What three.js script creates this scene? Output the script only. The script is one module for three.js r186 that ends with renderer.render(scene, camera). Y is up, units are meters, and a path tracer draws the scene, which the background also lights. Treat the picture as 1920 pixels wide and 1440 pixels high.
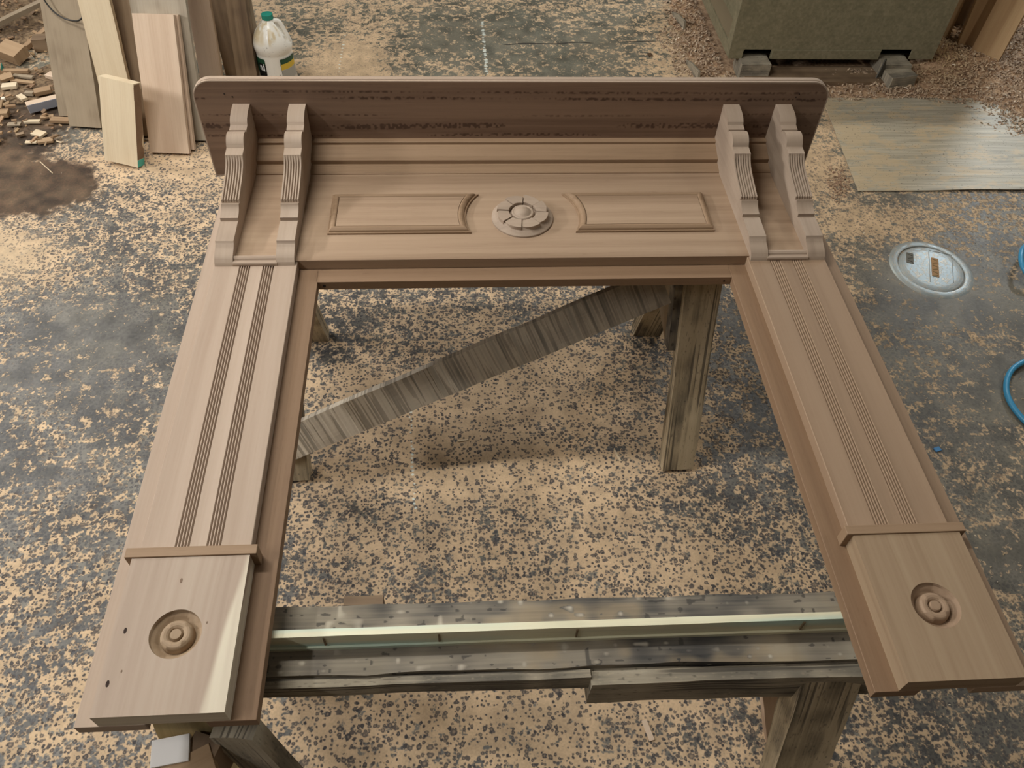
import * as THREE from 'three';
import { mergeGeometries, toCreasedNormals } from 'three/addons/utils/BufferGeometryUtils.js';
import { RoundedBoxGeometry } from 'three/addons/geometries/RoundedBoxGeometry.js';
import { RectAreaLightUniformsLib } from 'three/addons/lights/RectAreaLightUniformsLib.js';
RectAreaLightUniformsLib.init();

// ------------------------------------------------------------------ camera, light, exposure
const scene = new THREE.Scene();
scene.background = new THREE.Color(0.32, 0.42, 0.55);
const camera = new THREE.PerspectiveCamera(51.17, 4 / 3, 0.05, 60);
camera.position.set(-0.143, 1.815, 1.305);
camera.rotation.set(-0.8686, -0.0931, 0.0511, 'YXZ');
const renderer = new THREE.WebGLRenderer({ antialias: true });
renderer.toneMapping = THREE.LinearToneMapping;
renderer.toneMappingExposure = 3.3;
renderer.shadowMap.enabled = true;
// fluorescent fittings: [x, y, z, turn about y, tilt towards +x, length, width, intensity, colour, label]
const FITTINGS = [
  [-4.3, 2.5, -0.1, Math.PI / 2, 1.05, 1.2, 0.18, 40, [1, 1, 0.99], 'tilted twin tube light high on the left wall'],
  [-3.3, 3.05, -2.6, Math.PI / 2, 0, 1.2, 0.18, 32, [1, 0.98, 0.94], 'twin tube ceiling light above the leaning boards'],
  [-1.2, 3.05, -0.2, 0, 0, 1.2, 0.14, 27, [1, 0.97, 0.9], 'twin tube ceiling light above the wooden surround'],
  [-2.5, 3.05, 1.5, Math.PI / 2, 0, 1.2, 0.18, 15, [1, 0.97, 0.92], 'twin tube ceiling light at the front left, beyond the left plinth'],
  [1.3, 3.05, -3.2, 0, 0, 1.2, 0.18, 15, [1, 0.94, 0.82], 'twin tube ceiling light above the floor behind the shelf'],
  [3.2, 3.05, 1.0, Math.PI / 2, 0, 1.2, 0.18, 9, [1, 0.93, 0.8], 'twin tube ceiling light at the right, beyond the blue hose'],
  [4.4, 3.05, -5.0, Math.PI / 2, 0, 1.2, 0.18, 60, [0.84, 0.93, 1], 'cool white twin tube ceiling light at the far right'],
];

// ------------------------------------------------------------------ helpers
const V = (x, y, z) => new THREE.Vector3(x, y, z);
function rng(seed) { let a = seed >>> 0; return () => { a = (a + 0x6d2b79f5) | 0; let t = Math.imul(a ^ (a >>> 15), 1 | a); t = (t + Math.imul(t ^ (t >>> 7), 61 | t)) ^ t; return ((t ^ (t >>> 14)) >>> 0) / 4294967296; }; }
const TAB = new Float32Array(65536); { const r = rng(77); for (let i = 0; i < 65536; i++) TAB[i] = r(); }
function N(x, y) {
  let ix = Math.floor(x), iy = Math.floor(y), fx = x - ix, fy = y - iy;
  fx = fx * fx * (3 - 2 * fx); fy = fy * fy * (3 - 2 * fy);
  ix &= 255; iy &= 255; const jx = (ix + 1) & 255, jy = ((iy + 1) & 255) << 8; iy <<= 8;
  const a = TAB[iy | ix], b = TAB[iy | jx], c = TAB[jy | ix], d = TAB[jy | jx];
  return a + (b - a) * fx + (c - a + (a - b - c + d) * fx) * fy;
}
const ss = (a, b, x) => { x = (x - a) / (b - a); x = x < 0 ? 0 : x > 1 ? 1 : x; return x * x * (3 - 2 * x); };
const mix = (a, b, t) => a + (b - a) * t;
const counts = {};
function numbered(n) { const c = counts[n] = (counts[n] ?? -1) + 1; return c ? n + '_' + String(c).padStart(3, '0') : n; }
const shade = (o) => { o.castShadow = true; o.receiveShadow = true; return o; };
function part(name, geo, mat, parent) { const m = shade(new THREE.Mesh(geo, mat)); m.name = name; parent.add(m); return m; }
function tag(o, label, category, group, kind) { if (label) o.userData.label = label; if (category) o.userData.category = category; if (group) o.userData.group = group; if (kind) o.userData.kind = kind; return o; }
function thing(name, label, category, pos = [0, 0, 0], group) { const o = new THREE.Group(); o.name = numbered(name); o.position.set(...pos); scene.add(o); return tag(o, label, category, group); }
function solo(name, geo, mat, label, category, pos = [0, 0, 0], group) { const o = part(numbered(name), geo, mat, scene); o.position.set(...pos); return tag(o, label, category, group); }
function struct(name, geo, mat) { const o = part(name, geo, mat, scene); o.userData.kind = 'structure'; return o; }

// uv in metres: grain runs along `axis`; the wood textures cover TW x TH metres
const TW = 2, TH = 0.5;
function grain(geo, axis = 'x', ou = 0, ov = 0) {
  const g = geo.index ? geo.toNonIndexed() : geo;
  const p = g.attributes.position, uv = new Float32Array(p.count * 2), A = V(0, 0, 0), B = V(0, 0, 0), C = V(0, 0, 0);
  const ax = { x: 0, y: 1, z: 2 }[axis];
  for (let i = 0; i < p.count; i += 3) {
    A.fromBufferAttribute(p, i); B.fromBufferAttribute(p, i + 1).sub(A); C.fromBufferAttribute(p, i + 2).sub(A); B.cross(C);
    const n = [Math.abs(B.x), Math.abs(B.y), Math.abs(B.z)], big = n.indexOf(Math.max(...n));
    for (let k = 0; k < 3; k++) {
      const q = [p.getX(i + k), p.getY(i + k), p.getZ(i + k)];
      let u, v;
      if (big === ax) { u = q[(ax + 1) % 3] * 0.12 + 0.3; v = q[(ax + 2) % 3]; }
      else { u = q[ax]; v = q[3 - ax - big] + (big === 1 ? 0 : 0.07); }
      uv[(i + k) * 2] = (u + ou) / TW; uv[(i + k) * 2 + 1] = (v + ov) / TH;
    }
  }
  g.setAttribute('uv', new THREE.BufferAttribute(uv, 2));
  return g;
}
const box = (w, h, d, x = 0, y = 0, z = 0, r = 0.0012) => new RoundedBoxGeometry(w, h, d, 1, Math.min(r, w / 3, h / 3, d / 3)).translate(x, y, z);
const boxTo = (x0, x1, y0, y1, z0, z1, r) => box(x1 - x0, y1 - y0, z1 - z0, (x0 + x1) / 2, (y0 + y1) / 2, (z0 + z1) / 2, r);
// sawn stick with slightly uneven faces, grain along y, centred
function rough(w, len, t, seed = 1, amp = 0.0012) {
  const g = new THREE.BoxGeometry(w, len, t, 3, Math.max(2, Math.round(len / 0.045)), 2), p = g.attributes.position;
  for (let i = 0; i < p.count; i++) {
    const x = p.getX(i), y = p.getY(i), z = p.getZ(i);
    p.setXYZ(i, x + amp * 2 * (N(y * 14 + seed * 7.1, z * 20 + 3 + x * 9) - 0.5) * Math.sign(x || 1), y + amp * (N(x * 60 + seed, z * 60) - 0.5), z + amp * 2 * (N(y * 11 + seed * 3.7, x * 25 + 9) - 0.5) * Math.sign(z || 1));
  }
  g.computeVertexNormals();
  return toCreasedNormals(g, 0.5);
}
// place a stick: from p0 to p1 along its grain, width w along `side`, thickness t
function stick(p0, p1, w, t, side, seed = 1, amp = 0.0012, shift = 0) {
  const d = p1.clone().sub(p0), len = d.length(); d.normalize();
  const s = side.clone().addScaledVector(d, -side.dot(d)).normalize(), n = s.clone().cross(d);
  const g = grain(rough(w, len, t, seed, amp), 'y', seed * 0.37 % 1.2 + len / 2, seed * 0.113 % 0.4);
  const c = p0.clone().add(p1).multiplyScalar(0.5).addScaledVector(n, shift);
  return g.applyMatrix4(new THREE.Matrix4().makeBasis(s, d, n).setPosition(c));
}
function shapeOf(pts, holes = []) { const s = new THREE.Shape(); pts.forEach(([a, b], i) => (i ? s.lineTo(a, b) : s.moveTo(a, b))); s.closePath(); for (const h of holes) { const q = new THREE.Path(); h.forEach(([a, b], i) => (i ? q.lineTo(a, b) : q.moveTo(a, b))); q.closePath(); s.holes.push(q); } return s; }
const extr = (s, depth, bev = 0) => new THREE.ExtrudeGeometry(s, { depth: depth - 2 * bev, bevelEnabled: bev > 0, bevelSize: bev, bevelThickness: bev, bevelOffset: -bev, bevelSegments: 2, curveSegments: 24 }).translate(0, 0, bev);
// profile in (z, y) swept along x from x0 to x1
const sweepX = (pts, x0, x1) => toCreasedNormals(extr(shapeOf(pts), x1 - x0).rotateY(-Math.PI / 2).translate(x1, 0, 0), 0.33);
// outline in (x, z) raised from y0 to y1
const raise = (pts, y0, y1, holes = [], bev = 0) => extr(shapeOf(pts.map(([x, z]) => [x, -z]), holes.map((h) => h.map(([x, z]) => [x, -z]))), y1 - y0, bev).rotateX(-Math.PI / 2).translate(0, y0, 0);
function circle(cx, cz, r, n = 64) { return Array.from({ length: n }, (_, i) => [cx + r * Math.cos(i / n * 2 * Math.PI), cz + r * Math.sin(i / n * 2 * Math.PI)]); }

// ------------------------------------------------------------------ textures
function dataTex(w, h, data, srgb = true) {
  const t = new THREE.DataTexture(data, w, h, THREE.RGBAFormat);
  t.wrapS = t.wrapT = THREE.MirroredRepeatWrapping; t.magFilter = THREE.LinearFilter; t.minFilter = THREE.LinearMipmapLinearFilter; t.generateMipmaps = true;
  if (srgb) t.colorSpace = THREE.SRGBColorSpace; t.needsUpdate = true; return t;
}
function woodTex(o) {
  const w = o.w ?? 2048, h = o.h ?? 512, d = new Uint8Array(w * h * 4), S = o.seed * 17.31;
  const { base, dark, light = base, band = 22, bandA = 0.5, fineA = 0.22, poreA = 0.35, blotch = 0, wave = 0.004, flecks = [], extra } = o;
  for (let j = 0; j < h; j++) {
    const v = j / h * TH;
    for (let i = 0; i < w; i++) {
      const u = i / w * TW;
      const vv = v + wave * (N(u * 2.3 + S, v * 6) - 0.5) * 2 + wave * 0.4 * (N(u * 7 + S, v * 20) - 0.5);
      const b1 = N(u * 0.7 + S, vv * band + S), b2 = N(u * 1.7 + S, vv * band * 4.3), b3 = N(u * 8, vv * 430 + S), b4 = N(u * 22 + S, vv * 260);
      let t = (b1 - 0.5) * bandA + (b2 - 0.5) * bandA * 0.7 + (b3 - 0.5) * fineA + (b4 - 0.5) * fineA * 0.5;
      if (blotch) t += (N(u * 9 + S, v * 11) - 0.5) * blotch + (N(u * 31 + S, v * 33) - 0.5) * blotch * 0.7;
      const po = N(u * 46 + S, vv * 900 + 5); if (po > 0.8) t += poreA * (po - 0.8) * 5 * 0.5;
      for (const [v0, wd, a] of flecks) {
        const dv = (v - v0 - 0.006 * (N(u * 3 + v0 * 90, 1) - 0.5)) / wd;
        if (dv > -1 && dv < 1) { const f = N(u * 210 + v0 * 50, v * 180) * (1 - dv * dv) * ss(0.1, 0.5, N(u * 3.1 + v0 * 30, 7)); if (f > 0.3) t += a * (f - 0.3) * 4; }
      }
      const k = t < -1 ? -1 : t > 1.2 ? 1.2 : t, q = (j * w + i) * 4, C = k > 0 ? dark : light, a = Math.abs(k);
      let r = mix(base[0], C[0], a), g = mix(base[1], C[1], a), b = mix(base[2], C[2], a);
      if (extra) { const e = extra(u, v, vv); if (e) { r = mix(r, e[0], e[3]); g = mix(g, e[1], e[3]); b = mix(b, e[2], e[3]); } }
      d[q] = r < 0 ? 0 : r > 255 ? 255 : r; d[q + 1] = g < 0 ? 0 : g > 255 ? 255 : g; d[q + 2] = b < 0 ? 0 : b > 255 ? 255 : b; d[q + 3] = 255;
    }
  }
  return dataTex(w, h, d);
}
const woodMat = (o) => { const t = woodTex(o); const m = new THREE.MeshStandardMaterial({ map: t, roughness: o.rough ?? 0.72, bumpMap: t, bumpScale: o.bump ?? 0.0002 }); return m; };
const SAP = [186, 152, 128], SAPD = [140, 104, 84], SAPL = [204, 174, 150];
const crack = (u, v) => { const c = N(u * 3.1 + 7, v * 340), m = N(u * 6, v * 28 + 3), g = N(u * 130, v * 420 + 17); return c * m > 0.5 ? [40, 36, 32, Math.min(0.5, (c * m - 0.5) * 5)] : g > 0.8 ? [196, 180, 150, (g - 0.8) * 2] : g < 0.18 ? [58, 54, 48, (0.18 - g) * 3] : null; };
const M = {
  shelf: woodMat({ seed: 1, base: [130, 105, 86], dark: [86, 64, 50], light: [150, 124, 104], band: 26, bandA: 0.75, flecks: [[0.235, 0.006, 0.5], [0.26, 0.011, 0.8], [0.29, 0.004, 0.4], [0.332, 0.006, 0.8], [0.35, 0.005, 0.5]], rough: 0.7 }),
  frieze: woodMat({ seed: 2, base: [157, 132, 108], dark: [116, 92, 70], light: [180, 156, 130], band: 20, bandA: 0.7 }),
  mould: woodMat({ seed: 3, base: [142, 116, 90], dark: [100, 76, 54], light: [162, 136, 110], band: 30, bandA: 0.6 }),
  legL: woodMat({ seed: 4, base: [163, 143, 125], dark: [142, 120, 102], light: [180, 161, 144], band: 16, bandA: 0.7 }),
  legR: woodMat({ seed: 5, base: [152, 127, 103], dark: [130, 105, 82], light: [165, 141, 117], band: 14, bandA: 0.65 }),
  stile: woodMat({ seed: 6, base: [131, 104, 79], dark: [104, 77, 56], light: [150, 122, 97], band: 14, bandA: 0.55, poreA: 0.6 }),
  corbel: woodMat({ seed: 7, base: [158, 139, 121], dark: [122, 105, 91], light: [180, 162, 145], band: 18, bandA: 0.5, blotch: 0.35, w: 1024 }),
  plinthL: woodMat({ seed: 8, base: [162, 143, 126], dark: [140, 120, 104], light: [176, 160, 143], band: 34, bandA: 0.6, wave: 0.009,
    extra: (u, v) => { const e = 0.193 + 0.010 * (N(u * 9, 3) - 0.5) - 0.10 * (u - 1.0), a = ss(e - 0.004, e + 0.006, v) * (0.45 + 0.4 * N(u * 4, v * 160)); return a > 0 ? [216, 208, 186, a] : null; } }),
  plinthR: woodMat({ seed: 9, base: [151, 128, 102], dark: [126, 102, 78], light: [168, 148, 121], band: 30, bandA: 0.7, wave: 0.01 }),
  cream: woodMat({ seed: 10, base: [214, 196, 166], dark: [186, 160, 126], light: [226, 212, 186], band: 10, bandA: 0.5, w: 1024 }),
  pink: woodMat({ seed: 11, base: [206, 182, 158], dark: [176, 146, 122], light: [220, 200, 178], band: 10, bandA: 0.6, w: 1024 }),
  dusty: woodMat({ seed: 12, base: [152, 136, 114], dark: [112, 96, 78], light: [170, 154, 132], band: 9, bandA: 0.4, blotch: 0.5, w: 1024, rough: 0.95 }),
  greyboard: woodMat({ seed: 13, base: [170, 158, 140], dark: [122, 110, 96], light: [190, 182, 168], band: 9, bandA: 0.5, blotch: 0.4, w: 1024, rough: 0.9 }),
  brown: woodMat({ seed: 14, base: [128, 106, 82], dark: [82, 64, 48], light: [156, 134, 108], band: 18, bandA: 1.0, blotch: 0.5, w: 1024, bump: 0.0006 }),
  grey: woodMat({ seed: 15, base: [150, 140, 122], dark: [84, 80, 72], light: [180, 170, 150], band: 20, bandA: 0.9, blotch: 1.0, fineA: 0.4, w: 1024, rough: 0.85, bump: 0.0014, extra: crack }),
  beam: woodMat({ seed: 16, base: [118, 110, 98], dark: [62, 60, 58], light: [156, 146, 128], band: 30, bandA: 0.22, blotch: 1.5, fineA: 0.5, w: 1024, rough: 0.75, bump: 0.0016,
    extra: (u, v) => { const n = N(u * 60, v * 75 + 9), k = N(u * 7, v * 22 + 4) * 0.7 + 0.3 * N(u * 40, v * 50); return n > 0.84 ? [196, 186, 168, (n - 0.84) * 5] : k > 0.66 ? [160, 140, 110, Math.min(0.5, (k - 0.66) * 3)] : N(u * 110, v * 130) < 0.16 ? [40, 38, 36, 0.5] : null; } }),
  leg: woodMat({ seed: 17, base: [182, 165, 136], dark: [112, 102, 84], light: [198, 182, 154], band: 26, bandA: 1.0, blotch: 0.9, fineA: 0.35, w: 1024, rough: 0.85, bump: 0.0012, extra: crack }),
  strip: woodMat({ seed: 18, base: [226, 220, 190], dark: [180, 178, 152], light: [224, 232, 212], band: 24, bandA: 0.5, blotch: 0.4, w: 1024, rough: 0.6,
    extra: (u, v) => { const n = N(u * 4 + 8, v * 30); return n > 0.5 ? [160, 204, 206, (n - 0.5) * 1.5] : null; } }),
  yellow: woodMat({ seed: 19, base: [204, 186, 138], dark: [136, 118, 84], light: [214, 204, 166], band: 14, bandA: 0.5, blotch: 0.7, w: 1024 }),
  pine: woodMat({ seed: 20, base: [190, 158, 118], dark: [156, 120, 84], light: [206, 178, 140], band: 12, bandA: 0.7, w: 1024 }),
  offcut: woodMat({ seed: 21, base: [162, 134, 102], dark: [122, 94, 68], light: [180, 152, 120], band: 20, bandA: 0.6, w: 1024 }),
};
// drips of dried paste run across the brace
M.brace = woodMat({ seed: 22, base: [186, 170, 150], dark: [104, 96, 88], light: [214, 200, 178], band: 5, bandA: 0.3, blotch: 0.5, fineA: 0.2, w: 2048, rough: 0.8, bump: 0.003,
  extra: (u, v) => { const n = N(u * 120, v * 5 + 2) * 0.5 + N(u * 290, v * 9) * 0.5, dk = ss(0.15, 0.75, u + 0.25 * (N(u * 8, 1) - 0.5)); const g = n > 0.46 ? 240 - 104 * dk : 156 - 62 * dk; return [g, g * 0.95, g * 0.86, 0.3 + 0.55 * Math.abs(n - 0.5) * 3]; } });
const plain = (hex, roughness = 0.6, more = {}) => new THREE.MeshStandardMaterial({ color: hex, roughness, ...more });

// ------------------------------------------------------------------ floor: dark stone with a coat of sawdust swept thin over it
const bump2 = (x, z, cx, cz, rx, rz) => { const a = (x - cx) / rx, b = (z - cz) / rz; return Math.exp(-(a * a + b * b)); };
const DRIPS = []; { const r = rng(5);
  for (const [x0, z0, x1, z1, n, s] of [[-0.3, -0.17, -0.276, 0.2, 26, 0.004], [-0.02, -2.5, -0.014, -2.0, 26, 0.008], [-0.66, -2.35, -0.66, -2.0, 12, 0.006]])
    for (let i = 0; i < n; i++) { const t = i / n + 0.02 * r(); DRIPS.push([mix(x0, x1, t) + 0.006 * (r() - 0.5), mix(z0, z1, t), s * (0.5 + r())]); } }
function floorAt(x, z, out) {
  // how much dust lies here
  const lf = N(x * 1.7 + 40, z * 1.7 + 11) - 0.5, mf = N(x * 5.3 + 3, z * 5.3 + 70) - 0.5, streak = N(x * 3 + z * 1.1 + 30, z * 14 - x * 4 + 9) - 0.5;
  let D = 0.46 + 0.26 * lf + 0.26 * mf + 0.22 * streak;
  D += 0.44 * bump2(x, z, -0.05, -0.1, 0.5, 0.45) + 0.34 * bump2(x, z, -0.1, 0.75, 0.6, 0.4) + 0.12 * bump2(x, z, 0.35, 0.6, 0.4, 0.4);
  D -= 0.24 * bump2(x, z, -1.35, -0.45, 0.4, 0.25) + 0.24 * bump2(x, z, -1.3, -0.1, 0.3, 0.3) + 0.3 * bump2(x, z, 1.35, -0.2, 0.45, 0.7) + 0.2 * bump2(x, z, 1.2, 0.6, 0.4, 0.5) + 0.06 * bump2(x, z, 0.7, 0.0, 0.2, 0.4);
  D -= 0.22 * bump2(x, z, 0.25, -2.2, 0.7, 0.4) + 0.2 * bump2(x, z, 1.75, -0.75, 0.5, 0.4);
  D += 0.5 * bump2(x, z, -0.62, -2.1, 0.18, 0.35) + 0.4 * bump2(x, z, -1.25, -1.35, 0.35, 0.12) + 0.5 * bump2(x, z, -1.75, -0.85, 0.3, 0.14) + 0.5 * bump2(x, z, 1.25, -1.35, 0.1, 0.25) + 0.35 * bump2(x, z, 1.4, -0.95, 0.3, 0.1) + 0.9 * bump2(x, z, 1.2, -2.2, 0.35, 0.4) + 0.9 * bump2(x, z, 2.2, -1.9, 0.6, 0.4);
  D -= 0.16 * bump2(x, z, -0.9, 0.2, 0.25, 0.4);
  const n1 = N(x * 58, z * 58), n2 = N(x * 150 + 7, z * 150), n3 = N(x * 330, z * 330 + 3), far = ss(-1.2, -2.0, z);
  const h = 0.40 * n1 + 0.34 * n2 + 0.26 * n3;
  let dust = ss(-0.07, 0.06, D * 0.62 + 0.235 - h);
  // pebbles showing through as dark spots and rings
  let ring = 0;
  for (let L = 0; L < 2; L++) {
    const G = L ? 0.0155 : 0.0096, gx = Math.floor(x / G), gz = Math.floor(z / G), keep = (L ? 0.62 : 0.86) - 0.42 * ss(0.35, 0.95, D);
    for (let a = -1; a <= 1; a++) for (let b = -1; b <= 1; b++) {
      const cx = gx + a + L * 77, cz = gz + b, hsh = TAB[((cz * 131) & 255) << 8 | ((cx * 57) & 255)], hs2 = TAB[((cx * 71 + 13) & 255) << 8 | ((cz * 33 + 5) & 255)], hs3 = TAB[((cx * 19 + 3) & 255) << 8 | ((cz * 91) & 255)];
      if (hs3 > keep) continue;
      const dx = x - (gx + a + 0.12 + 0.76 * hsh) * G, dz = z - (cz + 0.12 + 0.76 * hs2) * G, rr = G * (0.2 + 0.24 * hs3 / keep * (0.5 + hs2)), d = Math.sqrt(dx * dx * (0.6 + hsh * 0.8) + dz * dz) * (0.7 + 0.6 * n3);
      const e = d < rr ? (hs2 > 0.5 ? 0.45 + 0.55 * ss(rr * 0.15, rr * 0.7, d) : 1) * ss(rr, rr * 0.78, d) * (0.65 + 0.35 * hsh) : 0;
      if (e > ring) ring = e;
    }
  }
  ring *= (1 - far * 0.8) * ss(-0.1, 0.45, D) * (1 - 0.45 * ss(0.8, 1.3, x));
  // stone
  const tone = 0.75 + 0.5 * N(x * 21, z * 21 + 50) + 0.25 * (n2 - 0.5), green = 1 + 0.05 * far;
  let r = 84 * tone, g = 81 * tone * green, b = 76 * tone;
  const film = 0.3 * ss(0.35, 0.75, N(x * 15 + 5, z * 15)) + 0.3 * far + 0.4 * ss(0.7, 1.3, x);
  r = mix(r, 142, film); g = mix(g, 135, film); b = mix(b, 118, film);
  const haze = Math.min(0.75, 0.95 * bump2(x, z, -1.9, -0.8, 0.34, 0.17) * (0.5 + 0.9 * n1));
  const dt = 0.92 + 0.16 * N(x * 33, z * 33) + 0.1 * (n3 - 0.5);
  r = mix(r, 202 * dt, dust * 0.92); g = mix(g, 174 * dt, dust * 0.92); b = mix(b, 140 * dt, dust * 0.92);
  r = mix(r, 50, ring * 0.92); g = mix(g, 49, ring * 0.92); b = mix(b, 53, ring * 0.92);
  r = mix(r, 172, haze); g = mix(g, 154, haze); b = mix(b, 128, haze);
  // damp dirt under the offcuts
  const st = ss(0.42, 0.6, 0.95 * Math.max(bump2(x, z, -1.72, -1.2, 0.34, 0.2), bump2(x, z, -2.0, -1.6, 0.42, 0.5)) + 0.3 * (N(x * 9, z * 9) - 0.5) + 0.2 * (n1 - 0.5));
  if (st > 0) { const k = 0.5 + 0.6 * N(x * 26, z * 26) + 0.5 * N(x * 8, z * 13 + 6); r = mix(r, 74 * k, st * 0.9); g = mix(g, 60 * k, st * 0.93); b = mix(b, 46 * k, st * 0.93); dust *= 1 - st; }
  // paint drips and a crack
  for (const [px, pz, s] of DRIPS) { const dx = x - px, dz = z - pz, q = dx * dx + dz * dz; if (q < s * s) { const k = 0.85 * ss(s, s * 0.5, Math.sqrt(q) * (0.8 + 0.4 * n3)); r = mix(r, 214, k); g = mix(g, 222, k); b = mix(b, 216, k); } }
  const cz = -2.28 - 0.05 * (x - 0.2) + 0.012 * (N(x * 12, 4) - 0.5), cd = Math.abs(z - cz);
  if (x > -0.1 && x < 0.95 && cd < 0.006) { const k = ss(0.006, 0.002, cd) * ss(0.35, 0.6, N(x * 7, 9)); r = mix(r, 54, k); g = mix(g, 52, k); b = mix(b, 48, k); }
  out[0] = r; out[1] = g; out[2] = b; out[3] = mix(mix(0.44, 0.9, st) + 0.1 * n3, 0.96, dust); out[4] = 0.35 * dust + 0.25 * n2 + 0.15 * n3 - 0.25 * ring;
}
function floorTile(x0, x1, z0, z1, w, h) {
  const c = new Uint8Array(w * h * 4), q = new Uint8Array(w * h * 4), o = [0, 0, 0, 0, 0], cl = (a) => (a < 0 ? 0 : a > 255 ? 255 : a);
  for (let j = 0; j < h; j++) for (let i = 0; i < w; i++) {
    floorAt(mix(x0, x1, (i + 0.5) / w), mix(z1, z0, (j + 0.5) / h), o);
    const k = (j * w + i) * 4;
    c[k] = cl(o[0]); c[k + 1] = cl(o[1]); c[k + 2] = cl(o[2]); c[k + 3] = 255;
    q[k] = cl(128 + o[4] * 120); q[k + 1] = cl(o[3] * 255); q[k + 2] = 0; q[k + 3] = 255;
  }
  const t = dataTex(w, h, c), t2 = dataTex(w, h, q, false);
  for (const a of [t, t2]) a.wrapS = a.wrapT = THREE.ClampToEdgeWrapping;
  const m = new THREE.MeshStandardMaterial({ map: t, roughness: 1, roughnessMap: t2, bumpMap: t2, bumpScale: 0.0016 });
  const g = new THREE.BoxGeometry(x1 - x0, 0.02, z1 - z0).translate((x0 + x1) / 2, -0.01, (z0 + z1) / 2), p = g.attributes.position, uv = g.attributes.uv;
  for (let i = 0; i < p.count; i++) uv.setXY(i, (p.getX(i) - x0) / (x1 - x0), (z1 - p.getZ(i)) / (z1 - z0));
  return part('floor_slab', g, m, floor);
}
const floor = new THREE.Group(); floor.name = 'floor'; floor.userData.kind = 'structure'; scene.add(floor);
for (const [x0, x1] of [[-2.7, 0.1], [0.1, 2.9]]) { floorTile(x0, x1, -1.0, 1.2, 2048, 1600); floorTile(x0, x1, -3.2, -1.0, 1600, 1200); }
{ const t = floorTile(-4.9, 6.1, -7.9, 5.1, 1280, 1280); t.position.y = -0.003; }
const concrete = plain(0x6c665c, 0.85), wallMat = plain(0x71695e, 0.9), ceilMat = plain(0x6a645c, 0.9);
part('floor_base', new THREE.BoxGeometry(11, 0.2, 13).translate(0.6, -0.121, -1.4), concrete, floor);
struct('ceiling', new THREE.BoxGeometry(11, 0.2, 13).translate(0.6, 3.4, -1.4), ceilMat);
struct('wall_left', new THREE.BoxGeometry(0.2, 3.4, 13).translate(-4.8, 1.6, -1.4), wallMat);
struct('wall_right', new THREE.BoxGeometry(0.2, 3.4, 13).translate(6.0, 1.6, -1.4), wallMat);
struct('wall_back', new THREE.BoxGeometry(10.6, 3.4, 0.2).translate(0.6, 1.6, -7.8), wallMat);
struct('wall_front', new THREE.BoxGeometry(10.6, 3.4, 0.2).translate(0.6, 1.6, 5.0), wallMat);

// ------------------------------------------------------------------ lamps
for (const [x, y, z, turn, tilt, len, wid, power, col, label] of FITTINGS) {
  const t = thing('ceiling_light', label, 'light', [x, y, z]), Q = (a, b, c, r) => new THREE.Quaternion().setFromAxisAngle(V(a, b, c), r);
  t.quaternion.copy(Q(0, 0, 1, tilt).multiply(Q(0, 1, 0, turn)));
  part('housing', box(len + 0.06, 0.06, wid + 0.02, 0, 0.07, 0, 0.01), plain(0xe8e6e0, 0.5), t);
  part('stem', new THREE.CylinderGeometry(0.015, 0.015, 0.2, 10).translate(0, 0.19, 0), plain(0x9a9a9a, 0.5), t);
  const glow = new THREE.MeshStandardMaterial({ color: 0xffffff, emissive: new THREE.Color(...col), emissiveIntensity: 3 });
  for (const s of [-1, 1]) part('tube', new THREE.CylinderGeometry(0.016, 0.016, len, 12).rotateZ(Math.PI / 2).translate(0, 0.024, s * wid * 0.28), glow, t);
  const l = new THREE.RectAreaLight(new THREE.Color(...col), power, len, wid);
  l.position.set(x, y, z); l.quaternion.copy(t.quaternion).multiply(Q(1, 0, 0, -Math.PI / 2)); scene.add(l);
}

// ------------------------------------------------------------------ the fireplace surround, lying face up
const mantel = thing('fireplace_surround', 'unfinished carved wooden fireplace surround lying face up across two sawhorses', 'mantelpiece', [0, 0.62, 0]);
const ZS = -0.4444, boxed = (g) => toCreasedNormals(g, 0.5);
{
  // shelf standing on edge
  const outline = (i, low = -0.04) => { const p = [], R = 0.047 - i, w = 0.7585 - i, top = 0.2185 - i; p.push([-w, low], [w, low]); for (let k = 0; k <= 12; k++) { const a = k / 12 * Math.PI / 2; p.push([w - R + R * Math.cos(a), top - R + R * Math.sin(a)]); } for (let k = 0; k <= 12; k++) { const a = Math.PI / 2 + k / 12 * Math.PI / 2; p.push([-w + R + R * Math.cos(a), top - R + R * Math.sin(a)]); } return p; };
  const shelf = part('shelf', grain(boxed(extr(shapeOf(outline(0.0032)), 0.0225, 0).translate(0, 0, ZS - 0.0227)), 'x', 0.95, 0.09), M.shelf, mantel);
  const hole = outline(0.0045, -0.0355).reverse(), ring = (d, bev, z) => extr(shapeOf(outline(0), [hole]), d, bev).translate(0, 0, z);
  part('edge_moulding', grain(toCreasedNormals(mergeGeometries([ring(0.0060, 0.0014, ZS - 0.0060), ring(0.0140, 0.0022, ZS - 0.0225)]), 0.45), 'x', 0.5, 0.2), M.legL, shelf);
  for (const [x, y] of [[-0.685, 0.185], [-0.668, 0.178], [0.683, 0.187], [0.677, 0.179]]) part('nail_hole', new THREE.CylinderGeometry(0.0016, 0.0016, 0.0012, 10).rotateX(Math.PI / 2).translate(x, y, ZS + 0.0001), plain(0x1c120c, 1), shelf);
}
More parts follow.
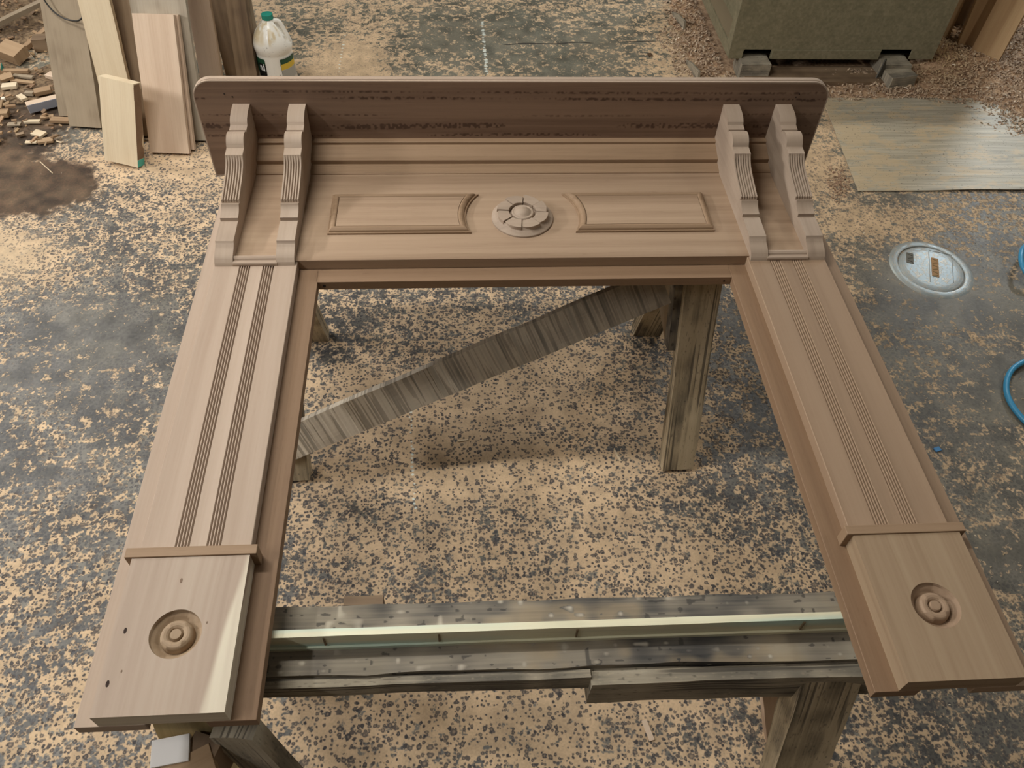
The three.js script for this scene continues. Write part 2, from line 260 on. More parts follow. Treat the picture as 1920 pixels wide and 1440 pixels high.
part('crown_moulding', grain(sweepX([[ZS, 0.02], [-0.3535, 0.02], [-0.3535, 0.0275], [-0.3565, 0.0300], [-0.3640, 0.0316], [-0.3715, 0.0328], [-0.3755, 0.0338], [-0.3765, 0.0345], [-0.3835, 0.0345], [-0.3838, 0.0440], [-0.3850, 0.0456], [-0.3900, 0.0466], [-0.3980, 0.0488], [-0.4060, 0.0518], [-0.4140, 0.0548], [-0.4220, 0.0572], [-0.4300, 0.0584], [-0.4302, 0.0645], [-0.4325, 0.0662], [ZS, 0.0668]], -0.674, 0.674), 'x', 0.8, 0.15), M.mould, mantel);
part('frieze_board', grain(boxTo(-0.674, 0.674, 0, 0.0255, ZS, -0.0419, 0.001), 'x', 0.9, 0.45), M.frieze, mantel);
part('frame_rail', grain(boxTo(-0.4585, 0.4585, -0.022, 0, -0.2, 0, 0.0012), 'x', 0.9, 0.2), M.stile, mantel);
part('rail_plug', new THREE.CylinderGeometry(0.0035, 0.0035, 0.001, 12).rotateX(Math.PI / 2).translate(-0.441, -0.011, 0.0002), plain(0x2a1a12, 1), mantel);
part('rail_plug', new THREE.CylinderGeometry(0.0022, 0.0022, 0.001, 12).rotateX(Math.PI / 2).translate(0.443, -0.011, 0.0002), plain(0x2a1a12, 1), mantel);
const LEN = 0.9156;
for (const s of [-1, 1]) {
  const sh = s < 0 ? 0.0102 : 0.0051, skew = new THREE.Matrix4().makeShear(0, 0, 0, 0, 0, 0);
  const lean = (g) => { const p = g.attributes.position; for (let i = 0; i < p.count; i++) if (p.getZ(i) > -0.03) p.setX(i, p.getX(i) + sh * Math.max(0, p.getZ(i))); return g; };
  const xs = (a, b) => (s < 0 ? [-b, -a] : [a, b]);
  const m = s < 0 ? M.legL : M.legR;
  part('inner_stile', grain(lean(boxTo(...xs(0.457, 0.528), -0.022, 0, ZS, LEN, 0.0012)), 'z', 0.5, s < 0 ? 0.05 : 0.3), M.stile, mantel);
  part('outer_stile', grain(lean(boxTo(...xs(0.612, 0.711), -0.022, 0, ZS, LEN, 0.0012)), 'z', 0.6, 0.12), m, mantel);
  // fluted pilaster: two groups of five grooves
  const top = []; const gr = (c) => { for (let k = 0; k < 5; k++) { const x0 = c - 0.0125 + k * 0.005; top.push([x0 + 0.0001, 0.0221], [x0 + 0.0007, 0.0182], [x0 + 0.0015, 0.0166], [x0 + 0.0024, 0.0182], [x0 + 0.0031, 0.0216], [x0 + 0.0037, 0.0224], [x0 + 0.0045, 0.0222]); } };
  gr(0.5585); gr(0.6085);
  let prof = [[0.4975, 0], [0.4975, 0.0215], [0.4985, 0.0225], ...top, [0.672, 0.0225], [0.673, 0.0215], [0.673, 0]];
  if (s < 0) prof = prof.map(([x, y]) => [-x, y]); else prof.reverse();
  part('pilaster', grain(toCreasedNormals(lean(extr(shapeOf(prof), 0.7).translate(0, 0, -0.0415)), 0.5), 'z', 0.3, s < 0 ? 0.76 : -0.42), m, mantel);
  // plinth block with a turned bullseye
  const cx = s * 0.584, cz = 0.7975, [px0, px1] = xs(0.4938, 0.6766);
  const pl = part('plinth_block', grain(lean(raise([[px0, 0.668], [px1, 0.668], [px1, LEN - 0.001], [px0, LEN - 0.001]], 0, 0.0352, [circle(cx, cz, 0.038).reverse()], 0)), 'z', 0.2, s < 0 ? 0.7 : -0.42), s < 0 ? M.plinthL : M.plinthR, mantel);
  const bull = [[0.0382, 0.0352], [0.0372, 0.0338], [0.0368, 0.0300], [0.0350, 0.0285], [0.0318, 0.0262], [0.0290, 0.0232], [0.0268, 0.0200], [0.0252, 0.0195], [0.0248, 0.0235], [0.0240, 0.0275], [0.0224, 0.0312], [0.0200, 0.0338], [0.0170, 0.0348], [0.0138, 0.0340], [0.0114, 0.0316], [0.0099, 0.0282], [0.0091, 0.0276], [0.0088, 0.0318], [0.0078, 0.0342], [0.0056, 0.0352], [0.0001, 0.0355]].map(([r, y]) => new THREE.Vector2(r, y));
  part('bullseye', grain(toCreasedNormals(new THREE.LatheGeometry(bull.reverse(), 72), 0.7).translate(cx + sh * cz, 0, cz), 'z', 0.2, s < 0 ? 0.46 : -0.42), s < 0 ? M.plinthR : M.legR, pl);
  if (s < 0) for (const [x, z, r] of [[-0.650, 0.790, 0.0032], [-0.655, 0.868, 0.0034], [-0.585, 0.712, 0.0028], [-0.640, 0.851, 0.0016], [-0.533, 0.782, 0.0014]]) part('knot', new THREE.CylinderGeometry(r, r, 0.0012, 14).scale(0.7, 1, 1.5).translate(x, 0.0349, z), plain(r > 0.003 ? 0x2a1a12 : 0x75604f, 0.9), pl);
  part('plinth_cap', grain(lean(boxTo(...xs(0.483, 0.688), 0, 0.0385, 0.654, 0.671, 0.0014)), 'x', 0.9, 0.31), M.mould, mantel);
  // moulding between the feet of the two corbels
  part('neck_moulding', grain(sweepX([[-0.0535, 0.022], [-0.029, 0.022], [-0.029, 0.0265], [-0.0305, 0.0300], [-0.0355, 0.0310], [-0.0368, 0.0296], [-0.0395, 0.0300], [-0.0412, 0.0335], [-0.0450, 0.0358], [-0.0492, 0.0350], [-0.0520, 0.0320], [-0.0535, 0.0285]], ...xs(0.539, 0.633)), 'x', 0.8, 0.2), M.legL, mantel);
}
// corbels: profile as (distance from shelf, height)
{
  const P = [[0.0002, 0.1600], [0.012, 0.1600], [0.02, 0.1595], [0.032, 0.1582], [0.043, 0.1556], [0.052, 0.152], [0.058, 0.1475], [0.0615, 0.142], [0.078, 0.1396], [0.079, 0.134], [0.082, 0.1375], [0.088, 0.1425], [0.095, 0.1455], [0.103, 0.1467], [0.111, 0.1455], [0.119, 0.1415], [0.126, 0.135], [0.131, 0.127], [0.155, 0.1245],
    [0.158, 0.119], [0.165, 0.112], [0.175, 0.1055], [0.187, 0.1005], [0.2, 0.0965], [0.215, 0.0925], [0.232, 0.0887], [0.247, 0.0852], [0.262, 0.082], [0.263, 0.0735], [0.2715, 0.0782], [0.2735, 0.0745], [0.278, 0.0702], [0.285, 0.0663], [0.293, 0.0637], [0.3015, 0.0625], [0.3025, 0.0545], [0.3095, 0.0578], [0.37, 0.0548], [0.3715, 0.0525], [0.3745, 0.0490], [0.380, 0.0457], [0.389, 0.0432], [0.398, 0.0404], [0.406, 0.0360], [0.412, 0.0302], [0.4155, 0.0226]];
  const W0 = 0.039, xs = [0]; const flutes = [];
  for (let k = 0; k < 6; k++) { const c = W0 * (0.12 + 0.152 * k); xs.push(c - 0.0017, c - 0.0012, c, c + 0.0012, c + 0.0017); flutes.push(c); }
  xs.push(W0);
  const depth = (x) => { for (const c of flutes) { const d = Math.abs(x - c); if (d < 0.0017) return 0.0042 * (1 - (d / 0.0018) ** 2); } return 0; };
  const pos = [], quad = (a, b, c, d) => pos.push(...a, ...b, ...c, ...a, ...c, ...d);
  const nrm = P.map((p, i) => { const a = P[Math.max(0, i - 1)], b = P[Math.min(P.length - 1, i + 1)], l = Math.hypot(b[0] - a[0], b[1] - a[1]); return [-(b[1] - a[1]) / l, (b[0] - a[0]) / l]; });
  const at = (i, x) => { const f = i >= 19 && i <= 27, d = f ? depth(x) * ss(18.4, 20, i) : 0; return [x, P[i][1] - nrm[i][1] * d, ZS + P[i][0] - nrm[i][0] * d]; };
  for (let i = 0; i < P.length - 1; i++) for (let k = 0; k < xs.length - 1; k++) quad(at(i, xs[k]), at(i + 1, xs[k]), at(i + 1, xs[k + 1]), at(i, xs[k + 1]));
  const Y0 = 0.021;
  for (let i = 0; i < P.length - 1; i++) { const z0 = ZS + P[i][0], z1 = ZS + P[i + 1][0], a = P[i][1], b = P[i + 1][1]; quad([0, Y0, z0], [0, Y0, z1], [0, b, z1], [0, a, z0]); quad([W0, Y0, z1], [W0, Y0, z0], [W0, a, z0], [W0, b, z1]); }
  const e = ZS + 0.4155; quad([0, Y0, e], [W0, Y0, e], [W0, P.at(-1)[1], e], [0, P.at(-1)[1], e]); quad([0, Y0, ZS], [W0, Y0, ZS], [W0, Y0, e], [0, Y0, e]); quad([W0, Y0, ZS], [0, Y0, ZS], [0, 0.16, ZS], [W0, 0.16, ZS]);
  const g0 = new THREE.BufferGeometry(); g0.setAttribute('position', new THREE.Float32BufferAttribute(pos, 3)); g0.computeVertexNormals();
  const g = toCreasedNormals(g0, 0.5);
  [-0.671, -0.541, 0.502, 0.632].forEach((x, i) => part('corbel', grain(g.clone().translate(x, 0, 0), 'z', 0.5, 0.1 + i * 0.09), M.corbel, mantel));
}
// raised panels either side of the rosette
for (const s of [-1, 1]) {
  const CX = 0, CZ = -0.182, R0 = 0.131, X0 = 0.441, Z0 = -0.268, Z1 = -0.127;
  const ring = (d, h) => { const o = [], z0 = Z0 + d, z1 = Z1 - d, x0 = X0 - d, r = R0 + d, ax = (z) => CX + Math.sqrt(r * r - (z - CZ) ** 2);
    for (let k = 0; k <= 16; k++) { const z = mix(z0, z1, k / 16); o.push([ax(z), h, z]); }
    for (let k = 1; k <= 6; k++) o.push([mix(ax(z1), x0, k / 6), h, z1]); for (let k = 1; k <= 6; k++) o.push([x0, h, mix(z1, z0, k / 6)]); for (let k = 1; k < 6; k++) o.push([mix(x0, ax(z0), k / 6), h, z0]);
    return o.map(([x, y, z]) => [s * x, y, z]); };
  const B = 0.0255, steps = [[0, B - 0.001], [0, B + 0.0040], [0.0006, B + 0.0046], [0.0034, B + 0.0046], [0.0036, B + 0.0058], [0.0048, B + 0.0088], [0.0072, B + 0.0112], [0.0100, B + 0.0126], [0.0130, B + 0.0130], [0.0152, B + 0.0122], [0.0170, B + 0.0104], [0.0172, B + 0.0080], [0.0182, B + 0.0080]];
  const rings = steps.map(([d, h]) => ring(d, h)), pos = [];
  for (let k = 0; k < rings.length - 1; k++) { const a = rings[k], b = rings[k + 1]; for (let i = 0; i < a.length; i++) { const j = (i + 1) % a.length, q = s > 0 ? [a[i], a[j], b[j], a[i], b[j], b[i]] : [a[i], b[j], a[j], a[i], b[i], b[j]]; q.forEach((v) => pos.push(...v)); } }
  const mg = new THREE.BufferGeometry(); mg.setAttribute('position', new THREE.Float32BufferAttribute(pos, 3)); mg.computeVertexNormals();
  const inner = ring(0.0181, 0).map(([x, , z]) => [x, z]);
  const pan = part('raised_panel', grain(raise(s > 0 ? inner : inner.slice().reverse(), B - 0.001, B + 0.0108), 'x', 0.6 + s * 0.3, 0.36), M.frieze, mantel);
  part('panel_moulding', grain(toCreasedNormals(mg, 0.4), 'x', 0.7, 0.3), M.mould, pan);
}
// rosette
{
  const Z = -0.182, B = 0.0255, L2 = (a) => a.map(([r, y]) => new THREE.Vector2(r, y));
  const ros = part('rosette', grain(boxed(new THREE.LatheGeometry(L2([[0.0001, B + 0.011], [0.03, B + 0.011], [0.0515, B + 0.0115], [0.0535, B + 0.0172], [0.0562, B + 0.0165], [0.0590, B + 0.0125], [0.0625, B + 0.0088], [0.0665, B + 0.0062], [0.0702, B + 0.0048], [0.0712, B + 0.0035], [0.0712, B - 0.0005]]).reverse(), 80)).translate(0, 0, Z), 'x', 0.5, 0.4), M.corbel, mantel);
  for (let k = 0; k < 8; k++) {
    const a0 = k / 8 * 2 * Math.PI + 0.12, a1 = a0 + Math.PI / 4 - 0.055, pts = [];
    for (let i = 0; i <= 6; i++) { const a = mix(a0, a1, i / 6); pts.push([0.0315 * Math.cos(a), 0.0315 * Math.sin(a)]); }
    for (let i = 8; i >= 0; i--) { const t = i / 8, a = mix(a0 - 0.015, a1 + 0.015, t), r = 0.0545 + 0.0042 * Math.sin(Math.PI * t) + 0.005 * (1 - t) ** 3; pts.push([r * Math.cos(a), r * Math.sin(a)]); }
    const g = raise(pts, B + 0.0108, B + 0.0205, [], 0.0008), p = g.attributes.position;
    for (let i = 0; i < p.count; i++) { const r = Math.hypot(p.getX(i), p.getZ(i)), a = (Math.atan2(p.getZ(i), p.getX(i)) + 2 * Math.PI) % (2 * Math.PI), t = (a - a0) / (Math.PI / 4); if (p.getY(i) > B + 0.015) p.setY(i, p.getY(i) - 0.0035 * ss(0.03, 0.062, r) * 0 + 0.0022 * (0.5 - Math.max(0, Math.min(1, t))) ); }
    g.computeVertexNormals();
    part('petal', grain(g.translate(0, 0, Z), 'x', 0.4 + k * 0.06, 0.1), M.corbel, ros);
  }
  part('centre_boss', grain(new THREE.LatheGeometry(L2([[0.0001, B + 0.0275], [0.006, B + 0.0268], [0.012, B + 0.0246], [0.0165, B + 0.0212], [0.0185, B + 0.0188], [0.0205, B + 0.0180], [0.0225, B + 0.0192], [0.0245, B + 0.0186], [0.0262, B + 0.0160], [0.0268, B + 0.010]]).reverse(), 64).translate(0, 0, Z), 'x', 0.3, 0.2), M.corbel, ros);
}

// ------------------------------------------------------------------ rear sawhorse
{
  const t = thing('sawhorse', 'old wooden sawhorse under the top of the surround, with a paste-streaked diagonal brace', 'sawhorse');
  part('beam', stick(V(-0.66, 0.577, -0.165), V(0.53, 0.577, -0.165), 0.14, 0.04, V(0, 0, 1), 3), M.beam, t);
  for (const [x, y] of [[-0.598, 0], [0.434, 1]]) {
    part('leg', stick(V(x, 0.004, 0.085), V(x, 0.565, -0.115), 0.085, 0.04, V(1, 0, 0), 5 + y, 0.002), M.leg, t);
    part('leg', stick(V(x, 0.004, -0.43), V(x, 0.565, -0.215), 0.085, 0.04, V(1, 0, 0), 8 + y, 0.002), M.leg, t);
  }
  part('cleat', stick(V(0.384, 0.33, -0.062), V(0.384, 0.56, -0.145), 0.022, 0.05, V(1, 0, 0), 12, 0.003), M.beam, t);
  part('gusset', grain(extr(shapeOf([[-0.31, 0.30], [-0.125, 0.27], [-0.07, 0.40], [-0.09, 0.556], [-0.33, 0.556], [-0.345, 0.42]].reverse()), 0.018).rotateY(-Math.PI / 2).translate(0.412, 0, 0), 'y', 0.4, 0.1), M.dusty, t);
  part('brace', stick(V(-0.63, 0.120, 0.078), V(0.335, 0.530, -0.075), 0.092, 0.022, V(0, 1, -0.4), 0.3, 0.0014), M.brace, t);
  part('block', stick(V(0.29, 0.50, -0.12), V(0.345, 0.50, -0.12), 0.05, 0.05, V(0, 1, 0), 14, 0.002), M.brown, t);
}
// ------------------------------------------------------------------ front sawhorse
{
  const t = thing('sawhorse', 'dark stained sawhorse under the foot of the surround, topped by a pale green strip', 'sawhorse');
  part('beam', stick(V(-0.62, 0.532, 0.770), V(0.6, 0.532, 0.780), 0.116, 0.04, V(0, 0, 1), 21, 0.0028), M.beam, t);
  part('padding_strip', stick(V(-0.64, 0.575, 0.7785), V(0.62, 0.575, 0.7845), 0.012, 0.046, V(0, 0, 1), 1.3, 0.0004), M.strip, t);
  part('padding_lip', stick(V(-0.64, 0.5565, 0.786), V(0.62, 0.5565, 0.792), 0.004, 0.009, V(0, 0, 1), 1.7, 0.0003), M.strip, t);
  for (const [x, z] of [[-0.37, 0.7835], [-0.19, 0.7845], [0.03, 0.786], [0.40, 0.788]]) part('tie_wire', box(0.0035, 0.028, 0.004, x, 0.578, z + 0.002, 0.0008), plain(0x77664c, 0.9), t);
  part('apron', stick(V(0.05, 0.50, 0.846), V(0.6, 0.50, 0.852), 0.08, 0.026, V(0, 1, 0), 24, 0.003), M.grey, t);
  part('apron', stick(V(-0.62, 0.525, 0.835), V(0.05, 0.525, 0.842), 0.04, 0.014, V(0, 1, 0), 25, 0.002), M.grey, t);
  part('cleat', stick(V(-0.35, 0.525, 0.706), V(-0.285, 0.525, 0.706), 0.05, 0.018, V(0, 1, 0), 26, 0.002), M.brown, t);
  part('leg', stick(V(0.447, 0.004, 1.0), V(0.447, 0.522, 0.836), 0.1, 0.05, V(1, 0, 0), 27, 0.003), M.leg, t);
  const pk = part('leg', stick(V(0.535, 0.004, 0.80), V(0.372, 0.535, 0.80), 0.075, 0.04, V(1, 0.3, 0), 28, 0.001), M.pink, t);
  for (const [x, y] of [[0.425, 0.50], [0.434, 0.465], [0.444, 0.43]]) part('nail', new THREE.CylinderGeometry(0.0012, 0.0014, 0.04, 8).rotateZ(1.45).translate(x - 0.012, y, 0.826), plain(0x4a2f1e, 0.6, { metalness: 0.6 }), pk);
  part('leg', stick(V(-0.60, 0.004, 0.97), V(-0.573, 0.56, 0.868), 0.095, 0.035, V(1, 0, 0), 29, 0.002), M.yellow, t);
  part('leg', stick(V(-0.52, 0.004, 0.62), V(-0.51, 0.54, 0.75), 0.09, 0.04, V(1, 0, 0), 30, 0.002), M.grey, t);
  part('end_board', stick(V(-0.40, 0.20, 0.97), V(-0.495, 0.555, 0.905), 0.075, 0.03, V(1, 0.2, 0.2), 31, 0.002), M.grey, t);
  part('end_block', grain(rough(0.046, 0.09, 0.046, 32, 0.001), 'y', 0.3, 0.2).rotateY(-0.35).translate(-0.548, 0.48, 0.926), M.brown, t);
  part('end_plate', grain(box(0.055, 0.014, 0.04, 0, 0, 0, 0.001), 'x', 0.4, 0.1).rotateY(0.15).translate(-0.592, 0.523, 0.925), plain(0xe8e4e0, 0.6), t);
  part('end_plate', grain(box(0.10, 0.03, 0.05, 0, 0, 0, 0.001), 'x', 0.4, 0.1).rotateY(0.45).translate(-0.572, 0.512, 0.960), M.offcut, t);
}

// ------------------------------------------------------------------ boards leaning at the left
function leaning(name, label, cat, A, e, d, w, len, th, mat, seed, amp = 0.0008) {
  const E = V(...e).normalize(), D = V(...d); D.addScaledVector(E, -D.dot(E)).normalize(); const n = E.clone().cross(D);
  const o = thing(name, label, cat, A);
  const g = stick(V(0, 0, 0), D.clone().multiplyScalar(len), w, th, E, seed, amp); g.translate(E.x * w / 2 - n.x * th / 2, E.y * w / 2 - n.y * th / 2 + Math.max(0, n.y) * th + 0.001, E.z * w / 2 - n.z * th / 2);
  part('face', g, mat, o); return o;
}
function soloBoard(...a) { const o = leaning(...a), m = o.children[0]; o.remove(m); scene.remove(o); m.name = o.name; m.position.copy(o.position); Object.assign(m.userData, o.userData); scene.add(m); return m; }
const boards = [
  ['plank', 'wide dusty plank at the left of the row, a thin cable drooping across it', 'plank', [-1.663, 0, -1.578], [0.993, 0, 0.121], [0.016, 0.911, -0.411], 0.126, 1.5, 0.03, M.dusty, 41],
  ['plank', 'dusty plank mostly hidden behind the leftmost leaning plank, beside the offcut pile', 'plank', [-1.726, 0, -1.655], [0.989, 0, 0.148], [0.058, 0.912, -0.406], 0.12, 1.4, 0.025, M.dusty, 42],
  ['plank', 'narrow strip of dusty plank showing between the widest grey plank and the tall cream board', 'plank', [-1.57, 0, -1.62], [1, 0, 0.05], [0.02, 0.915, -0.40], 0.11, 1.4, 0.022, M.dusty, 43],
  ['board', 'tall smooth cream board leaning behind the short thick cream block', 'board', [-1.475, 0, -1.485], [1, 0, 0.01], [0.006, 0.958, -0.287], 0.11, 1.35, 0.024, M.cream, 44],
  ['board', 'pinkish planed board with a square top edge, in front of the grey panel', 'board', [-1.315, 0, -1.403], [0.997, 0, 0.076], [0.021, 0.894, -0.447], 0.148, 0.481, 0.02, M.pink, 45],
  ['board', 'thin board peeping out behind the right edge of the pinkish planed board', 'board', [-1.29, 0, -1.428], [0.997, 0, 0.06], [0.03, 0.898, -0.440], 0.136, 0.47, 0.02, M.pink, 46],
  ['plank', 'dark brown plank in the gap between the tall cream board and the pinkish board', 'plank', [-1.392, 0, -1.515], [1, 0, 0.003], [0.06, 0.919, -0.386], 0.08, 1.3, 0.02, M.brown, 52],
  ['panel', 'wide grey dusty panel standing behind the pinkish board', 'panel', [-1.321, 0, -1.489], [0.999, 0, 0.04], [0.035, 0.928, -0.37], 0.2, 1.3, 0.022, M.greyboard, 47],
  ['board', 'short brown board with a sawn top, just left of the dark gap', 'board', [-1.175, 0, -1.741], [1, 0, 0], [0.06, 0.941, -0.329], 0.085, 0.395, 0.03, M.pink, 48],
  ['timber', 'rough brown timber with a worn pale corner, right of the dark gap', 'timber', [-1.042, 0, -1.803], [1, 0, 0.02], [-0.08, 0.952, -0.285], 0.078, 1.3, 0.07, M.brown, 49, 0.003],
  ['board', 'flat shaded brown board at the right end of the row, beside the bleach-white jug', 'board', [-0.985, 0, -1.84], [1, 0, -0.2], [-0.09, 0.953, -0.286], 0.055, 1.3, 0.02, M.dusty, 50],
];
boards.forEach((b) => soloBoard(...b));
{
  const o = soloBoard('block', 'short thick cream block tilted before the tall cream board, turquoise mark on one corner', 'block', [-1.462, 0.012, -1.337], [0.126, -0.012, 0.034], [0.08, 0.30, -0.09], 0.131, 0.302, 0.045, M.cream, 51);
  o.position.y = 0.006;
  const E = V(0.126, -0.012, 0.034).normalize(), D = V(0.08, 0.30, -0.09); D.addScaledVector(E, -D.dot(E)).normalize(); const n = E.clone().cross(D);
  const c = part('painted_corner', box(0.003, 0.026, 0.043, 0, 0, 0, 0.0008).applyMatrix4(new THREE.Matrix4().makeBasis(E, D, n)), plain(0x4fb3a4, 0.6), o); tag(c, 'turquoise painted corner');
  c.position.copy(E.clone().multiplyScalar(0.1305).addScaledVector(D, 0.0135).addScaledVector(n, -0.0225)).add(V(0, Math.max(0, n.y) * 0.045 + 0.001, 0));
  const b = part('end_face', box(0.002, 0.27, 0.0445, 0, 0, 0, 0.0006).applyMatrix4(new THREE.Matrix4().makeBasis(E, D, n)), M.stile, o); tag(b, 'brown sawn edge');
  b.position.copy(E.clone().multiplyScalar(0.1303).addScaledVector(D, 0.163).addScaledVector(n, -0.0225)).add(V(0, Math.max(0, n.y) * 0.045 + 0.001, 0));
}
{ // rack that carries the tops of the boards, above the frame
  const t = thing('lumber_rack', 'dark timber rack post and rail standing behind the leaning boards', 'rack');
  part('post', stick(V(-1.09, 0, -2.03), V(-1.09, 1.25, -2.03), 0.09, 0.09, V(1, 0, 0), 55), M.brown, t);
  part('post', stick(V(-2.6, 0, -2.36), V(-2.6, 1.25, -2.36), 0.09, 0.09, V(1, 0, 0), 56), M.brown, t);
  part('rail', stick(V(-2.7, 1.2, -2.44), V(-0.7, 1.2, -2.24), 0.09, 0.045, V(0, 1, 0), 57), M.brown, t);
}
{ // thin cable hanging across the first plank
  const c = new THREE.CatmullRomCurve3([V(-1.66, 0.56, -1.79), V(-1.655, 0.46, -1.755), V(-1.628, 0.40, -1.732), V(-1.59, 0.375, -1.715), V(-1.55, 0.372, -1.700), V(-1.515, 0.385, -1.68), V(-1.47, 0.43, -1.70), V(-1.43, 0.56, -1.76)]);
  solo('cable', new THREE.TubeGeometry(c, 60, 0.003, 8), plain(0x26231f, 0.5), 'thin black cable drooping across the leftmost leaning plank', 'cable');
}

// ------------------------------------------------------------------ jug
{
  const t = thing('jug', 'white plastic gallon jug with a green cap and torn green labels, by the leaning boards', 'jug', [-0.891, 0, -1.903]);
  const jw = 256, jd = new Uint8Array(jw * jw * 4); for (let j = 0; j < jw; j++) for (let i = 0; i < jw; i++) { const v = j / jw, st = 0.75 * ss(0.5, 0.78, 0.6 * N(i / 26, j / 34 + 9) + 0.4 * N(i / 8, j / 9)) * ss(0.5, 0.62, v) * ss(0.98, 0.85, v), sp = N(i / 3.1, j / 3.1 + 40) > 0.955 ? 0.55 : 0, q = (j * jw + i) * 4; jd[q] = mix(mix(244, 206, st), 70, sp); jd[q + 1] = mix(mix(240, 184, st), 62, sp); jd[q + 2] = mix(mix(231, 142, st), 54, sp); jd[q + 3] = 255; }
  const white = new THREE.MeshPhysicalMaterial({ map: dataTex(jw, jw, jd), roughness: 0.36, clearcoat: 0.2 });
  const pr = [[0.0001, 0], [0.06, 0], [0.072, 0.006], [0.0745, 0.02], [0.0735, 0.09], [0.0725, 0.158], [0.0735, 0.166], [0.0765, 0.176], [0.0785, 0.19], [0.0765, 0.206], [0.070, 0.222], [0.058, 0.243], [0.043, 0.262], [0.030, 0.276], [0.0215, 0.284], [0.0195, 0.29], [0.0195, 0.296], [0.0001, 0.296]];
  const curve = new THREE.SplineCurve(pr.map(([r, y]) => new THREE.Vector2(r, y)));
  const lathe = new THREE.LatheGeometry(pr.map(([r, y]) => new THREE.Vector2(r, y)), 64), p = lathe.attributes.position;
  for (let i = 0; i < p.count; i++) { // hollow behind the handle
    const y = p.getY(i), a = Math.atan2(p.getZ(i), p.getX(i)), k = 1 - 0.42 * ss(0.6, 0.15, Math.abs(a)) * ss(0.195, 0.225, y) * ss(0.288, 0.275, y); p.setX(i, p.getX(i) * k); p.setZ(i, p.getZ(i) * k);
  }
  lathe.computeVertexNormals();
  const h = new THREE.TubeGeometry(new THREE.CatmullRomCurve3([V(0.012, 0.272, 0), V(0.026, 0.281, 0), V(0.040, 0.278, 0), V(0.049, 0.262, 0), V(0.056, 0.242, 0), V(0.064, 0.220, 0), V(0.067, 0.200, 0), V(0.06, 0.188, 0)]), 40, 0.0088, 14);
  part('body', mergeGeometries([lathe, h]), white, t);
  const capMat = plain(0x2f9482, 0.45), teeth = Array.from({ length: 96 }, (_, i) => { const a = i / 96 * 2 * Math.PI, r = i % 2 ? 0.0222 : 0.0214; return [r * Math.cos(a), r * Math.sin(a)]; });
  part('cap', raise(teeth, 0.2885, 0.308, [], 0.001), capMat, t);
  const label = (draw, a0, a1, y0, y1) => {
    const c = document.createElement('canvas'); c.width = 256; c.height = 256; draw(c.getContext('2d'));
    const tex = new THREE.CanvasTexture(c); tex.colorSpace = THREE.SRGBColorSpace;
    const g = new THREE.CylinderGeometry(0.0752, 0.0764, y1 - y0, 24, 1, true, a0, a1 - a0).translate(0, (y0 + y1) / 2, 0);
    return part('label', g, new THREE.MeshStandardMaterial({ map: tex, roughness: 0.5, side: THREE.DoubleSide }), t);
  };
  label((x) => { x.fillStyle = '#1d4a33'; x.fillRect(0, 0, 256, 256); x.fillStyle = '#10110f'; x.fillRect(90, 110, 166, 90); x.fillStyle = '#10110f'; x.fillRect(120, 42, 136, 72); x.fillStyle = '#fff'; x.font = 'bold 84px sans-serif'; x.fillText('nd', 136, 106); x.fillStyle = '#2c6a44'; x.fillRect(130, 205, 126, 51); }, -1.35, -0.42, 0.03, 0.152);
  label((x) => { x.fillStyle = '#c9c4b8'; x.fillRect(0, 0, 256, 256); x.fillStyle = '#1d4a33'; x.fillRect(0, 0, 256, 44); x.fillStyle = '#d8b73f'; x.fillRect(0, 44, 256, 50); x.fillStyle = '#a7a59d'; x.fillRect(0, 96, 256, 92); x.fillStyle = '#77756e'; for (let k = 0; k < 5; k++) x.fillRect(20, 200 + k * 11, 180 - k * 12, 4); x.strokeStyle = '#333'; x.lineWidth = 6; x.strokeRect(0, 0, 256, 256); }, 0.42, 1.5, 0.03, 0.152);
  label((x) => { x.fillStyle = '#e6e0d2'; x.fillRect(0, 0, 256, 256); x.fillStyle = '#b79b3d'; for (let k = 0; k < 4; k++) x.fillRect(10, 20 + k * 60, 240 - (k % 2) * 60, 26); }, -0.36, 0.12, 0.012, 0.032);
}

// ------------------------------------------------------------------ offcuts in the left heap
const heapH = (x, z) => 0.09 * ss(-1.8, -2.5, x) * ss(-2.0, -2.7, z) + 0.012 * bump2(x, z, -1.9, -1.75, 0.3, 0.4);
function mound(name, x0, x1, z0, z1, nx, nz, h, mat, label, cat) {
  const g = new THREE.PlaneGeometry(x1 - x0, z1 - z0, nx, nz).rotateX(-Math.PI / 2).translate((x0 + x1) / 2, 0, (z0 + z1) / 2), p = g.attributes.position;
  for (let i = 0; i < p.count; i++) p.setY(i, h(p.getX(i), p.getZ(i)));
  g.computeVertexNormals(); const uv = g.attributes.uv; for (let i = 0; i < p.count; i++) uv.setXY(i, p.getX(i) / 0.5, p.getZ(i) / 0.5);
  const o = solo(name, g, mat, label, cat); o.userData.kind = 'stuff'; return o;
}
function dustTex(seed, c0, c1, c2) { const w = 512, d = new Uint8Array(w * w * 4); for (let j = 0; j < w; j++) for (let i = 0; i < w; i++) { const t = 0.5 * N(i / 9 + seed, j / 9) + 0.3 * N(i / 3.5, j / 3.5 + seed) + 0.3 * N(i / 40, j / 40 + seed) - 0.05, C = t < 0.5 ? c0 : c2, a = Math.min(1, Math.abs(t - 0.5) * 2.6), q = (j * w + i) * 4; for (let k = 0; k < 3; k++) d[q + k] = mix(c1[k], C[k], a); d[q + 3] = 255; } return dataTex(w, w, d); }
const dustMat = (...a) => { const t = dustTex(...a); return new THREE.MeshStandardMaterial({ map: t, roughness: 1, bumpMap: t, bumpScale: 0.003 }); };
